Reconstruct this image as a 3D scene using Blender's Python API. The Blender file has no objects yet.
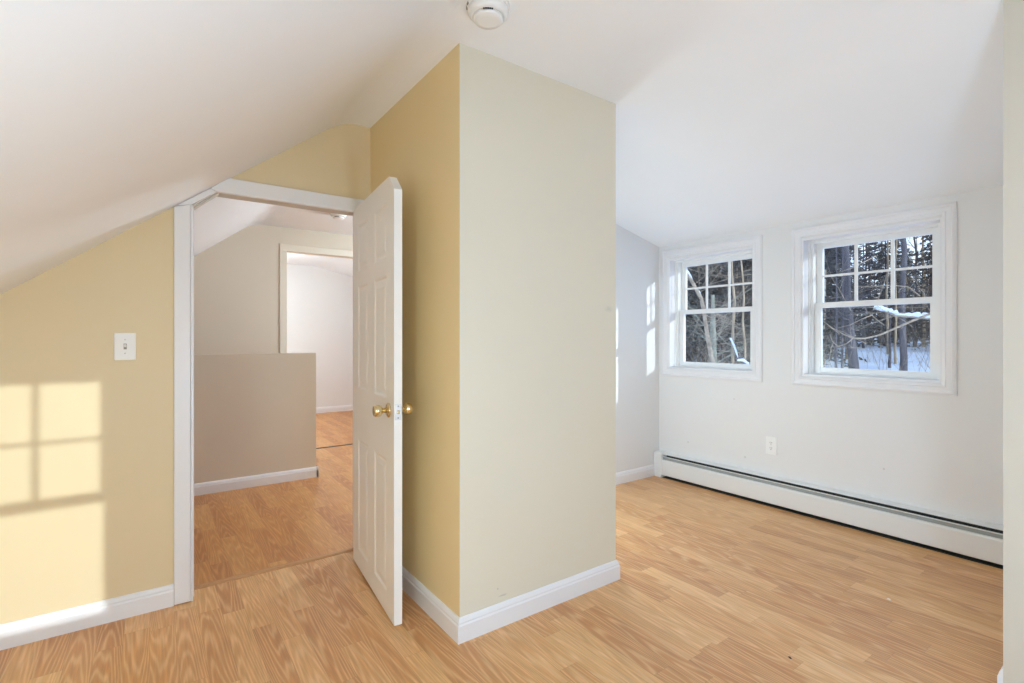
import bpy, bmesh, math, random
from mathutils import Vector, Matrix

# ------------------------------------------------------------------ camera, world, sun, exposure
SC = bpy.context.scene
COL = SC.collection
F_PX, EYE = 504.0, 1.23
FWD = Vector((0.5834, 0.8122, 0.0)).normalized()
RGT = Vector((FWD.y, -FWD.x, 0.0))

cam_d = bpy.data.cameras.new('camera')
cam_d.sensor_width = 36.0
cam_d.lens = F_PX / 1024 * 36.0
cam_d.shift_y = -2.5 / 1024
cam_d.clip_start, cam_d.clip_end = 0.02, 400
cam = bpy.data.objects.new('camera', cam_d)
cam.location = (0, 0, EYE)
cam.rotation_euler = (math.pi / 2, 0, -math.atan2(FWD.x, FWD.y))
COL.objects.link(cam)
SC.camera = cam

vs = SC.view_settings
vs.view_transform, vs.look, vs.gamma, vs.use_curve_mapping = 'Standard', 'None', 1.0, False
vs.exposure = 0.19
SC.cycles.use_denoising = True
SC.cycles.max_bounces = 14
SC.cycles.diffuse_bounces = 9
SC.cycles.glossy_bounces = 5
SC.cycles.transmission_bounces = 8
SC.cycles.transparent_max_bounces = 16
SC.cycles.sample_clamp_indirect = 6.0
SC.cycles.caustics_reflective = False

W = bpy.data.worlds.new('sky'); SC.world = W; W.use_nodes = True
wn, wl = W.node_tree.nodes, W.node_tree.links
bg = wn['Background']; bg.inputs['Strength'].default_value = 1.75
tc = wn.new('ShaderNodeTexCoord'); sx = wn.new('ShaderNodeSeparateXYZ'); cr = wn.new('ShaderNodeValToRGB')
wl.new(tc.outputs['Generated'], sx.inputs[0]); wl.new(sx.outputs['Z'], cr.inputs[0]); wl.new(cr.outputs[0], bg.inputs['Color'])
e = cr.color_ramp.elements
e[0].position, e[0].color = 0.0, (0.68, 0.81, 1.0, 1)
e[1].position, e[1].color = 0.9, (0.50, 0.68, 1.0, 1)

sun_d = bpy.data.lights.new('sun', 'SUN'); sun_d.energy = 2.3; sun_d.angle = math.radians(0.35); sun_d.color = (0.89, 0.97, 1.0)
sun = bpy.data.objects.new('sun', sun_d); COL.objects.link(sun)
SUN_DIR = Vector((-1.0, 2.35, -0.52)).normalized()
sun.rotation_euler = SUN_DIR.to_track_quat('-Z', 'Y').to_euler()
sun.location = (12, -25, 7)

# ------------------------------------------------------------------ helpers
def tag(o, label=None, cat=None, group=None, kind=None):
    if label: o['label'] = label
    if cat: o['category'] = cat
    if group: o['group'] = group
    if kind: o['kind'] = kind
    return o

def empty(name, loc=(0, 0, 0), rz=0.0):
    o = bpy.data.objects.new(name, None); o.location = loc; o.rotation_euler = (0, 0, rz)
    o.empty_display_size = 0.1
    COL.objects.link(o); return o

class MB:
    def __init__(s): s.v, s.f, s.m, s.sm = [], [], [], []
    def add(s, vs, fs, mi=0, smooth=False):
        b = len(s.v); s.v += [tuple(p) for p in vs]
        for f in fs: s.f.append(tuple(i + b for i in f)); s.m.append(mi); s.sm.append(smooth)
        return s
    def box(s, x0, x1, y0, y1, z0, z1, mi=0):
        v = [(x0,y0,z0),(x1,y0,z0),(x1,y1,z0),(x0,y1,z0),(x0,y0,z1),(x1,y0,z1),(x1,y1,z1),(x0,y1,z1)]
        return s.add(v, [(0,3,2,1),(4,5,6,7),(0,1,5,4),(1,2,6,5),(2,3,7,6),(3,0,4,7)], mi)
    def prism(s, poly, a0, a1, axis='y', mi=0):
        """poly: 2-D outline; extruded along axis. axis y: (x,z); axis x: (y,z); axis z: (x,y)."""
        P = {'y': lambda p, a: (p[0], a, p[1]), 'x': lambda p, a: (a, p[0], p[1]), 'z': lambda p, a: (p[0], p[1], a)}[axis]
        n = len(poly)
        v = [P(p, a0) for p in poly] + [P(p, a1) for p in poly]
        fs = [tuple(range(n)), tuple(range(2*n-1, n-1, -1))]
        fs += [(i, i+n, (i+1) % n + n, (i+1) % n) for i in range(n)]
        return s.add(v, fs, mi)
    def lathe(s, prof, c=(0,0,0), axis=(0,0,1), n=24, mi=0, smooth=True):
        q = Vector(axis).normalized().to_track_quat('Z', 'Y'); c = Vector(c)
        v = []
        for r, h in prof:
            for k in range(n):
                a = 2*math.pi*k/n
                v.append(c + q @ Vector((r*math.cos(a), r*math.sin(a), h)))
        fs = []
        for i in range(len(prof)-1):
            for k in range(n):
                k2 = (k+1) % n
                fs.append((i*n+k, i*n+k2, (i+1)*n+k2, (i+1)*n+k))
        fs.append(tuple(range(n-1, -1, -1))); fs.append(tuple((len(prof)-1)*n+k for k in range(n)))
        return s.add(v, fs, mi, smooth)
    def tube(s, pts, rad, n=6, mi=0):
        pts = [Vector(p) for p in pts]
        if not hasattr(rad, '__len__'): rad = [rad]*len(pts)
        v, fs = [], []
        for i, p in enumerate(pts):
            d = (pts[min(i+1, len(pts)-1)] - pts[max(i-1, 0)]).normalized()
            u = d.cross(Vector((0.31, 0.17, 0.93)) if abs(d.z) < 0.9 else Vector((1, 0.2, 0))).normalized(); w = d.cross(u)
            for k in range(n):
                a = 2*math.pi*k/n
                v.append(p + (u*math.cos(a) + w*math.sin(a))*rad[i])
        for i in range(len(pts)-1):
            for k in range(n):
                k2 = (k+1) % n
                fs.append((i*n+k, i*n+k2, (i+1)*n+k2, (i+1)*n+k))
        fs.append(tuple(range(n-1, -1, -1))); fs.append(tuple((len(pts)-1)*n+k for k in range(n)))
        return s.add(v, fs, mi, True)
    def xf(s, M):
        s.v = [tuple(M @ Vector(p)) for p in s.v]; return s
    def build(s, name, mats, parent=None, bevel=0.0, seg=2, fix=True):
        me = bpy.data.meshes.new(name)
        me.from_pydata(s.v, [], s.f)
        if not isinstance(mats, (list, tuple)): mats = [mats]
        for m in mats: me.materials.append(m)
        me.polygons.foreach_set('material_index', s.m)
        me.polygons.foreach_set('use_smooth', s.sm)
        if fix:
            bm = bmesh.new(); bm.from_mesh(me); bmesh.ops.recalc_face_normals(bm, faces=bm.faces); bm.to_mesh(me); bm.free()
        me.update()
        o = bpy.data.objects.new(name, me); COL.objects.link(o)
        if parent: o.parent = parent
        if bevel:
            b = o.modifiers.new('bevel', 'BEVEL'); b.width = bevel; b.segments = seg; b.limit_method = 'ANGLE'; b.angle_limit = math.radians(40)
        return o

def by_normal(o, rule):
    """give each face the material index that rule(normal, centre) names"""
    for p in o.data.polygons: p.material_index = rule(p.normal, p.center)

# ------------------------------------------------------------------ materials
def new_mat(name):
    m = bpy.data.materials.new(name); m.use_nodes = True
    return m, m.node_tree.nodes, m.node_tree.links, m.node_tree.nodes['Principled BSDF']

def paint(name, rgb, rough=0.55, bump=0.04, scale=90.0, var=0.025, spots=()):
    m, n, l, b = new_mat(name)
    b.inputs['Roughness'].default_value = rough
    tc = n.new('ShaderNodeTexCoord')
    no = n.new('ShaderNodeTexNoise'); no.inputs['Scale'].default_value = 1.7; no.inputs['Detail'].default_value = 4
    l.new(tc.outputs['Object'], no.inputs['Vector'])
    mx = n.new('ShaderNodeMix'); mx.data_type = 'RGBA'
    l.new(no.outputs['Fac'], mx.inputs[0])
    mx.inputs[6].default_value = (*[c*(1-var) for c in rgb], 1); mx.inputs[7].default_value = (*[min(1, c*(1+var)) for c in rgb], 1)
    out = mx.outputs[2]
    for (c, r, k, rgb2) in spots:                 # old scuffs with their own shape
        vm = n.new('ShaderNodeVectorMath'); vm.operation = 'SUBTRACT'; vm.inputs[1].default_value = c
        l.new(tc.outputs['Object'], vm.inputs[0])
        sc = n.new('ShaderNodeVectorMath'); sc.operation = 'DIVIDE'; sc.inputs[1].default_value = r
        l.new(vm.outputs[0], sc.inputs[0])
        ln = n.new('ShaderNodeVectorMath'); ln.operation = 'LENGTH'; l.new(sc.outputs[0], ln.inputs[0])
        n2 = n.new('ShaderNodeTexNoise'); n2.inputs['Scale'].default_value = 45; l.new(tc.outputs['Object'], n2.inputs['Vector'])
        ad = n.new('ShaderNodeMath'); ad.operation = 'ADD'; l.new(ln.outputs['Value'], ad.inputs[0]); l.new(n2.outputs['Fac'], ad.inputs[1])
        mr = n.new('ShaderNodeMapRange'); mr.inputs[1].default_value = 0.7; mr.inputs[2].default_value = 1.4; mr.inputs[3].default_value = k; mr.inputs[4].default_value = 0
        l.new(ad.outputs[0], mr.inputs[0])
        m2 = n.new('ShaderNodeMix'); m2.data_type = 'RGBA'; l.new(mr.outputs[0], m2.inputs[0]); l.new(out, m2.inputs[6]); m2.inputs[7].default_value = (*rgb2, 1)
        out = m2.outputs[2]
    l.new(out, b.inputs['Base Color'])
    if bump:
        nb = n.new('ShaderNodeTexNoise'); nb.inputs['Scale'].default_value = scale; nb.inputs['Detail'].default_value = 3
        l.new(tc.outputs['Object'], nb.inputs['Vector'])
        bp = n.new('ShaderNodeBump'); bp.inputs['Strength'].default_value = bump; bp.inputs['Distance'].default_value = 0.004
        l.new(nb.outputs['Fac'], bp.inputs['Height']); l.new(bp.outputs[0], b.inputs['Normal'])
    return m

def metal(name, rgb, rough):
    m, n, l, b = new_mat(name)
    b.inputs['Metallic'].default_value = 1; b.inputs['Roughness'].default_value = rough
    no = n.new('ShaderNodeTexNoise'); no.inputs['Scale'].default_value = 60
    mx = n.new('ShaderNodeMix'); mx.data_type = 'RGBA'; l.new(no.outputs['Fac'], mx.inputs[0])
    mx.inputs[6].default_value = (*[c*0.93 for c in rgb], 1); mx.inputs[7].default_value = (*rgb, 1)
    l.new(mx.outputs[2], b.inputs['Base Color'])
    return m

def noisy(name, a, c, scale, rough=0.9, stretch=(1, 1, 1), bump=0.0, detail=6):
    m, n, l, b = new_mat(name)
    b.inputs['Roughness'].default_value = rough
    tc = n.new('ShaderNodeTexCoord'); mp = n.new('ShaderNodeMapping'); mp.inputs['Scale'].default_value = stretch
    l.new(tc.outputs['Object'], mp.inputs[0])
    no = n.new('ShaderNodeTexNoise'); no.inputs['Scale'].default_value = scale; no.inputs['Detail'].default_value = detail
    l.new(mp.outputs[0], no.inputs['Vector'])
    r = n.new('ShaderNodeValToRGB'); r.color_ramp.elements[0].position = 0.35; r.color_ramp.elements[1].position = 0.65
    r.color_ramp.elements[0].color = (*a, 1); r.color_ramp.elements[1].color = (*c, 1)
    l.new(no.outputs['Fac'], r.inputs[0]); l.new(r.outputs[0], b.inputs['Base Color'])
    if bump:
        bp = n.new('ShaderNodeBump'); bp.inputs['Strength'].default_value = bump; bp.inputs['Distance'].default_value = 0.03
        l.new(no.outputs['Fac'], bp.inputs['Height']); l.new(bp.outputs[0], b.inputs['Normal'])
    return m

def laminate(name, tint=(1, 1, 1), gx_=14.0, ringmix=0.40):
    m, n, l, b = new_mat(name)
    def math_(op, a, c=None):
        x = n.new('ShaderNodeMath'); x.operation = op
        for i, q in enumerate((a, c)):
            if q is None: continue
            if isinstance(q, (int, float)): x.inputs[i].default_value = q
            else: l.new(q, x.inputs[i])
        return x.outputs[0]
    def comb(x=0.0, y=0.0, z=0.0):
        c = n.new('ShaderNodeCombineXYZ')
        for i, q in enumerate((x, y, z)):
            if isinstance(q, (int, float)): c.inputs[i].default_value = q
            else: l.new(q, c.inputs[i])
        return c.outputs[0]
    tc = n.new('ShaderNodeTexCoord'); s = n.new('ShaderNodeSeparateXYZ'); l.new(tc.outputs['Object'], s.inputs[0])
    X, Y = s.outputs['X'], s.outputs['Y']
    u = math_('DIVIDE', X, 0.088); row = math_('FLOOR', u); fu = math_('FRACT', u)
    wr = n.new('ShaderNodeTexWhiteNoise'); wr.noise_dimensions = '1D'; l.new(row, wr.inputs['W'])
    v = math_('ADD', math_('DIVIDE', Y, 0.60), math_('MULTIPLY', wr.outputs['Value'], 9.7))
    col = math_('FLOOR', v); fv = math_('FRACT', v)
    wc = n.new('ShaderNodeTexWhiteNoise'); wc.noise_dimensions = '2D'; l.new(comb(row, col), wc.inputs['Vector'])
    sw = n.new('ShaderNodeSeparateColor'); l.new(wc.outputs['Color'], sw.inputs[0])
    # cathedral grain: nested arches along each block, bent by noise, different in each block
    ng = n.new('ShaderNodeTexNoise'); ng.inputs['Scale'].default_value = 1.0; ng.inputs['Detail'].default_value = 1.0; ng.inputs['Roughness'].default_value = 0.45
    l.new(comb(math_('ADD', math_('MULTIPLY', X, 22.0), math_('MULTIPLY', sw.outputs[0], 37.0)), math_('ADD', math_('MULTIPLY', Y, 1.6), math_('MULTIPLY', sw.outputs[1], 53.0))), ng.inputs['Vector'])
    off = math_('SUBTRACT', fu, math_('ADD', 0.1, math_('MULTIPLY', sw.outputs[0], 0.8)))
    arch = math_('MULTIPLY', math_('MULTIPLY', off, off), 52.0)
    sgn = math_('SUBTRACT', math_('MULTIPLY', math_('ROUND', sw.outputs[1]), 2.0), 1.0)
    run = math_('MULTIPLY', math_('MULTIPLY', Y, sgn), 30.0)
    hgt = math_('ADD', math_('ADD', arch, run), math_('MULTIPLY', ng.outputs['Fac'], 24.0))
    ring = math_('MULTIPLY', math_('ADD', math_('SINE', hgt), 1.0), 0.5)
    ring = math_('POWER', ring, 2.2)
    nf = n.new('ShaderNodeTexNoise'); nf.inputs['Scale'].default_value = 1.0; nf.inputs['Detail'].default_value = 4
    l.new(comb(math_('MULTIPLY', X, 130.0), math_('MULTIPLY', Y, 7.0), math_('MULTIPLY', sw.outputs[2], 20)), nf.inputs['Vector'])
    base = n.new('ShaderNodeValToRGB'); l.new(sw.outputs[2], base.inputs[0])
    el = base.color_ramp.elements
    el[0].position, el[0].color = 0.0, (0.53, 0.235, 0.085, 1)
    el[1].position, el[1].color = 1.0, (0.73, 0.42, 0.185, 1)
    q = el.new(0.5); q.color = (0.64, 0.32, 0.122, 1)
    light = n.new('ShaderNodeMix'); light.data_type = 'RGBA'; light.blend_type = 'MIX'
    l.new(math_('MULTIPLY', ring, ringmix), light.inputs[0]); l.new(base.outputs[0], light.inputs[6]); light.inputs[7].default_value = (0.90, 0.62, 0.34, 1)
    fine = n.new('ShaderNodeMix'); fine.data_type = 'RGBA'; fine.blend_type = 'MULTIPLY'
    fr = n.new('ShaderNodeMapRange'); fr.inputs[1].default_value = 0.35; fr.inputs[2].default_value = 0.7; fr.inputs[3].default_value = 0.84; fr.inputs[4].default_value = 1.08
    l.new(nf.outputs['Fac'], fr.inputs[0])
    fine.inputs[0].default_value = 1.0
    l.new(light.outputs[2], fine.inputs[6])
    cc = n.new('ShaderNodeCombineColor'); 
    for i in range(3): l.new(fr.outputs[0], cc.inputs[i])
    l.new(cc.outputs[0], fine.inputs[7])
    # plank joints: every third strip line and every block end, a hair darker
    e1 = math_('MINIMUM', fu, math_('SUBTRACT', 1.0, fu)); e2 = math_('MULTIPLY', math_('MINIMUM', fv, math_('SUBTRACT', 1.0, fv)), 8.0)
    ed = math_('MINIMUM', e1, e2)
    er = n.new('ShaderNodeMapRange'); er.inputs[1].default_value = 0.0; er.inputs[2].default_value = 0.022; er.inputs[3].default_value = 0.80; er.inputs[4].default_value = 1.0
    l.new(ed, er.inputs[0])
    jn = n.new('ShaderNodeMix'); jn.data_type = 'RGBA'; jn.blend_type = 'MULTIPLY'; jn.inputs[0].default_value = 1.0
    c3 = n.new('ShaderNodeCombineColor')
    for i in range(3): l.new(er.outputs[0], c3.inputs[i])
    l.new(fine.outputs[2], jn.inputs[6]); l.new(c3.outputs[0], jn.inputs[7])
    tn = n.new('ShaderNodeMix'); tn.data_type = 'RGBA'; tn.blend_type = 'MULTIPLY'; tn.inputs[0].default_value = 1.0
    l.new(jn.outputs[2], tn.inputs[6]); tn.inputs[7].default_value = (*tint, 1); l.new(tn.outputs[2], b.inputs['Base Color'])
    nr = n.new('ShaderNodeTexNoise'); nr.inputs['Scale'].default_value = 5; nr.inputs['Detail'].default_value = 5; l.new(tc.outputs['Object'], nr.inputs['Vector'])
    rr = n.new('ShaderNodeMapRange'); rr.inputs[3].default_value = 0.30; rr.inputs[4].default_value = 0.46; l.new(nr.outputs['Fac'], rr.inputs[0])
    l.new(rr.outputs[0], b.inputs['Roughness'])
    b.inputs['Specular IOR Level'].default_value = 0.55
    bp = n.new('ShaderNodeBump'); bp.inputs['Strength'].default_value = 0.06; bp.inputs['Distance'].default_value = 0.002
    l.new(nf.outputs['Fac'], bp.inputs['Height']); l.new(bp.outputs[0], b.inputs['Normal'])
    return m

def glass(name):
    m = bpy.data.materials.new(name); m.use_nodes = True
    n, l = m.node_tree.nodes, m.node_tree.links
    n.remove(n['Principled BSDF'])
    t = n.new('ShaderNodeBsdfTransparent'); t.inputs[0].default_value = (0.97, 0.98, 0.975, 1)
    g = n.new('ShaderNodeBsdfGlossy'); g.inputs['Roughness'].default_value = 0.0
    ge = n.new('ShaderNodeNewGeometry'); dt = n.new('ShaderNodeVectorMath'); dt.operation = 'DOT_PRODUCT'
    l.new(ge.outputs['Normal'], dt.inputs[0]); l.new(ge.outputs['Incoming'], dt.inputs[1])
    q = dt.outputs['Value']
    for op, c, inv in (('ABSOLUTE', None, 0), ('SUBTRACT', 1.0, 1), ('POWER', 5.0, 0), ('MULTIPLY', 0.96, 0), ('ADD', 0.04, 0)):
        k = n.new('ShaderNodeMath'); k.operation = op
        l.new(q, k.inputs[1 if inv else 0])
        if c is not None: k.inputs[0 if inv else 1].default_value = c
        q = k.outputs[0]
    mx = n.new('ShaderNodeMixShader'); l.new(q, mx.inputs[0]); l.new(t.outputs[0], mx.inputs[1]); l.new(g.outputs[0], mx.inputs[2])
    l.new(mx.outputs[0], n['Material Output'].inputs[0])
    return m

M = {}
M['ceiling'] = paint('ceiling_white', (0.86, 0.88, 0.915), 0.8, 0.06, 35)
M['gold_lit'] = paint('warm_lit_wall_paint', (0.80, 0.645, 0.365), 0.5, 0.03)  # yellow paint deepened: warm light on the door side put into its colour
M['yellow'] = paint('yellow_wall_paint', (0.73, 0.605, 0.385), 0.5, 0.03)
M['cream'] = paint('cool_lit_wall_paint', (0.725, 0.68, 0.56), 0.5, 0.03, spots=[  # wall paint paled: cool window light on the front put into its colour
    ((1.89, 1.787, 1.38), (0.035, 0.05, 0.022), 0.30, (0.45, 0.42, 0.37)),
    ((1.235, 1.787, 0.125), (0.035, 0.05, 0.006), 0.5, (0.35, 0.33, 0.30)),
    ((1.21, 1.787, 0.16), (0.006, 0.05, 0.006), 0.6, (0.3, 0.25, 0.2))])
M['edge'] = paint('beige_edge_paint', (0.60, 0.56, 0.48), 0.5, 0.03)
M['white_wall'] = paint('white_wall_paint', (0.765, 0.765, 0.765), 0.55, 0.03, spots=[
    ((3.77, y_, z_), (.05, r_, r_), .55, (.42, .40, .37)) for y_, z_, r_ in ((2.224, .753, .008), (2.646, .341, .010), (2.133, .309, .012), (1.216, .408, .010), (1.052, 1.375, .007), (.879, 1.149, .008))])
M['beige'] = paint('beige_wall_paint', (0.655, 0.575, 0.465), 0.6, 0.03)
M['trim'] = paint('white_trim_paint', (0.80, 0.80, 0.82), 0.35, 0.02, 30)
M['trim_warm'] = paint('beige_trim_paint', (0.72, 0.655, 0.55), 0.4, 0.02, 30)
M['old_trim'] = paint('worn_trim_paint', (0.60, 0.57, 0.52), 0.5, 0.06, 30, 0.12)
M['vinyl'] = paint('window_vinyl', (0.83, 0.84, 0.84), 0.3, 0.0)
M['door'] = paint('door_paint', (0.86, 0.85, 0.825), 0.4, 0.03, 60)
M['heater'] = paint('heater_enamel', (0.76, 0.765, 0.76), 0.35, 0.01, 30)
M['dark'] = noisy('dark_fins_shade', (0.02, 0.022, 0.02), (0.05, 0.055, 0.05), 80, 0.6)
M['grey'] = paint('shaded_grey_enamel', (0.33, 0.35, 0.34), 0.45, 0.0)  # heater enamel with the slot's shade put into its grey
M['plate'] = paint('plate_plastic', (0.86, 0.86, 0.85), 0.3, 0.0)
M['slot'] = noisy('socket_slot', (0.22, 0.22, 0.19), (0.32, 0.32, 0.28), 200, 0.6)
M['brass'] = metal('polished_brass', (0.82, 0.68, 0.40), 0.16)
M['steel'] = metal('satin_steel', (0.72, 0.70, 0.66), 0.32)
M['floor'] = laminate('laminate_floor')
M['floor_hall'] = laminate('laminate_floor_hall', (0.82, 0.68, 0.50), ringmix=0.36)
M['strip'] = noisy('threshold_wood', (0.42, 0.21, 0.09), (0.55, 0.30, 0.14), 30, 0.4, (1, 12, 1))
M['glass'] = glass('window_glass')
M['plastic'] = paint('detector_plastic', (0.84, 0.84, 0.83), 0.35, 0.0)
M['snow'] = noisy('snow', (0.64, 0.74, 0.94), (0.76, 0.83, 0.96), 0.6, 0.8, bump=0.4)
M['bark'] = noisy('dark_bark', (0.05, 0.048, 0.065), (0.12, 0.11, 0.125), 5, 0.95, (1, 1, 0.18), 0.6)
M['bark_tan'] = noisy('tan_bark', (0.30, 0.22, 0.14), (0.52, 0.40, 0.27), 6, 0.9, (1, 1, 0.2), 0.4)
M['bark_green'] = noisy('lichen_bark', (0.17, 0.18, 0.14), (0.34, 0.35, 0.28), 7, 0.95, (1, 1, 0.3), 0.5)
M['twig'] = noisy('pale_twig', (0.24, 0.19, 0.145), (0.46, 0.38, 0.29), 8, 0.9)
M['needle'] = noisy('hemlock_needles', (0.030, 0.032, 0.036), (0.085, 0.085, 0.085), 1.5, 0.9)

# ------------------------------------------------------------------ setting: floor, ceiling, walls
ZC, X0, X1, YB, YF = 2.436, -1.55, 3.77, -1.75, 8.66          # ceiling height; left knee wall, window wall, rear and far walls
XL, XR = 0.871, 2.25                                           # where the flat ceiling meets the two slopes
def slope(x): return 1.774 + 0.76 * x
def shed(x): return ZC - 0.244 * (x - XR)
def top(x): return min(ZC, slope(x), shed(x))

fl = MB().box(X0-.1, 3.95, YB-.1, 2.93, -0.12, 0.0).build('floor', M['floor'])
tag(fl, 'oak strip laminate floor of the room and window alcove', 'floor', kind='structure')
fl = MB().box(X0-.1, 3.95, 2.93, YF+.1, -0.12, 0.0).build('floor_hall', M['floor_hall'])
tag(fl, 'darker oak strip laminate floor of the hall beyond the door', 'floor', kind='structure')

ce = MB()
def soften(p, q, r, d, n=8):               # plastered crease: a short curve instead of a hard corner
    a = Vector(q).lerp(Vector(p), d/(Vector(q)-Vector(p)).length); b = Vector(q).lerp(Vector(r), d/(Vector(q)-Vector(r)).length); q = Vector(q)
    return [tuple(a*(1-t)**2 + q*2*t*(1-t) + b*t*t) for t in [i/n for i in range(n+1)]]
P0, P1, P2, P3 = (X0-.2, slope(X0-.2)), (XL, ZC), (XR, ZC), (4.15, shed(4.15))
low = [P0] + soften(P0, P1, P2, .10) + soften(P1, P2, P3, .16) + [P3]
ce.prism(low + [(x, z+.14) for x, z in reversed(low)], YB-.35, YF+.3, 'y')
tag(ce.build('ceiling', M['ceiling']), 'white ceiling, flat along the middle with two slopes', 'ceiling', kind='structure')

def up(x): return top(x) + 0.05
def wall_x(name, y0, y1, pieces, mats, rule, label):
    mb = MB()
    for p in pieces: mb.prism(p, y0, y1, 'y')
    o = mb.build(name, mats); by_normal(o, rule)
    return tag(o, label, 'wall', kind='structure')
def prof(xa, xb, zlo=0.0):
    """outline from xa to xb under the roof, standing on zlo"""
    xs = [xa] + [x for x in (XL, XR) if xa < x < xb] + [xb]
    return [(xa, zlo), (xb, zlo)] + [(x, up(x)) for x in reversed(xs)]

# wall with the door: yellow in this room, beige towards the hall
wall_x('wall_left', 2.81, 2.95,
       [[(X0, 0), (0.155, 0), (0.155, 1.862), (0.279, 1.966), (0.981, 1.966), (0.981, 0), (1.10, 0), (1.10, up(1.1)), (XL, up(XL)), (X0, up(X0))]],
       [M['yellow'], M['beige']], lambda n, c: 0 if n.y < 0.5 else 1, 'yellow wall with light switch beside the door opening')
# closet block between the door and the window alcove: yellow door side, cream front, each side's light put into its colour
cb = MB().box(1.023, 1.94, 1.789, 2.95, 0, up(1.94)).build('wall_center', [M['cream'], M['gold_lit'], M['white_wall'], M['beige']])
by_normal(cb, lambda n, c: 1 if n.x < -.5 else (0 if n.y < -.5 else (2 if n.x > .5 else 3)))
tag(cb, 'projecting closet wall toned by its light, cream front and yellow door side', 'wall', kind='structure')
wall_x('wall_end', 2.95, 3.06, [prof(1.5, X1+.05)], [M['white_wall'], M['beige']], lambda n, c: 0 if n.y < .5 else 1,
       'white end wall of the window alcove')

def wall_y(name, x0, x1, y0, y1, holes, mats, label, h):
    """wall along y with rectangular holes (ya, yb, za, zb)"""
    mb = MB(); ys = sorted({y0, y1, *[a for q in holes for a in q[:2]]})
    for a, b in zip(ys, ys[1:]):
        hs = [q for q in holes if q[0] <= a and q[1] >= b]
        z = 0
        for q in hs: mb.box(x0, x1, a, b, z, q[2]); z = q[3]
        mb.box(x0, x1, a, b, z, h)
    return tag(mb.build(name, mats), label, 'wall', kind='structure')

WH = 0.394                                                     # half width of a window opening
HOLES = [(1.3185-WH, 1.3185+WH, .968, 1.944), (2.453-WH, 2.453+WH, .968, 1.944),
         (4.35-WH, 4.35+WH, .968, 1.944), (7.1-WH, 7.1+WH, .968, 1.944)]
wall_y('wall_window', X1, 3.95, 0.30, YF+.1, HOLES, M['white_wall'], 'white wall with the two snowy woods windows', 2.10)
# return wall on the right edge of the picture, and the alcove's near end
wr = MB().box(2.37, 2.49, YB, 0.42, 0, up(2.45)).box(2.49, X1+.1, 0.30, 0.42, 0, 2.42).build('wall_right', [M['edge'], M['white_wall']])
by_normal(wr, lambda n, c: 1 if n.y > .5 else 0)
tag(wr, 'cream wall edge at the right side of the picture', 'wall', kind='structure')
# rear gable wall with one window, knee wall
RX, RZ0, RZ1, RW = 1.512, 1.02, 2.155, 0.404
rw = MB()
rw.prism(prof(X0, RX-RW), YB-.18, YB, 'y'); rw.prism(prof(RX+RW, 2.5), YB-.18, YB, 'y')
rw.box(RX-RW, RX+RW, YB-.18, YB, 0, RZ0); rw.prism(prof(RX-RW, RX+RW, RZ1), YB-.18, YB, 'y')
tag(rw.build('wall_rear', M['white_wall']), 'wall behind the camera with a window', 'wall', kind='structure')
kw = MB().box(X0-.12, X0, YB-.18, YF+.1, 0, up(X0)).build('wall_knee', M['yellow'])
tag(kw, 'low knee wall under the left roof slope', 'wall', kind='structure')
# hall: back wall with an opening into the bright far room, half wall by the stairs
OX0, OX1, OZ = 1.203, 2.02, 2.183
wall_x('wall_hall', 5.857, 5.97, [prof(X0, OX0), prof(OX1, X1+.05), prof(OX0, OX1, OZ)], [M['beige'], M['white_wall']],
       lambda n, c: 0 if n.y < .5 else 1, 'beige hall wall with opening into the white far room')
hw = MB().box(X0, 1.205, 4.674, 4.79, 0, 1.106).build('wall_half', M['beige'])
tag(hw, 'waist-high beige half wall in the hall', 'wall', kind='structure')
wall_x('wall_far', YF, YF+.12, [prof(X0, X1+.1)], [M['white_wall']], lambda n, c: 0, 'white back wall of the far room')

# ------------------------------------------------------------------ baseboards and trim
BBP = [(0, 0), (.016, 0), (.016, .068), (.0125, .074), (.0125, .081), (.007, .093), (.003, .097), (0, .097)]   # (out, up)
def bb_x(mb, xa, xb, yw, s=-1, h=1.0):       # runs along x on a wall face at y = yw, standing out towards s
    mb.prism([(yw + s*o, z*h) for o, z in BBP], xa, xb, 'x'); return mb
def bb_y(mb, ya, yb, xw, s=-1, h=1.0):
    mb.prism([(xw + s*o, z*h) for o, z in BBP], ya, yb, 'y'); return mb
def bboard(name, mb, label, mat='trim'):
    return tag(mb.build(name, M[mat]), label, 'baseboard', kind='structure')
bboard('baseboard_left', bb_x(MB(), X0, .089, 2.81), 'white baseboard under the light switch, left of the door')
m = MB()   # mitred corner of the closet block
for (yw, out) in ((0, 0),):
    A = [(1.023 - o, 1.789 - o, z) for o, z in BBP]
    Bp = [(1.94, 1.789 - o, z) for o, z in BBP]; Bq = [(1.94 + o, 1.789 - o, z) for o, z in BBP]
    Cc = [(1.94 + o, 2.95, z) for o, z in BBP]; D = [(1.023 - o, 2.81, z) for o, z in BBP]
    n = len(BBP)
    ringv = D + A + Bq + Cc
    fs = []
    for k in range(3):
        for i in range(n):
            j = (i+1) % n
            fs.append((k*n+i, k*n+j, (k+1)*n+j, (k+1)*n+i))
    fs += [tuple(range(n)), tuple(range(4*n-1, 3*n-1, -1))]
    m.add(ringv, fs)
bboard('baseboard_center', m, 'white baseboard wrapped around the projecting closet wall')
bboard('baseboard_end', bb_x(MB(), 1.957, 3.70, 2.95), 'white baseboard on the alcove end wall, left of the heater')
bboard('baseboard_right', bb_x(MB(), 2.376, 3.69, 0.42, 1), 'white baseboard stub at the bottom right corner')
m = bb_x(MB(), X0, 1.205+.016, 4.674, -1, .95); m.prism([(1.205 + o, z*.95) for o, z in BBP], 4.658, 4.79, 'y')
bboard('baseboard_hall', m, 'white baseboard along the foot of the hall half wall')
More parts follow.
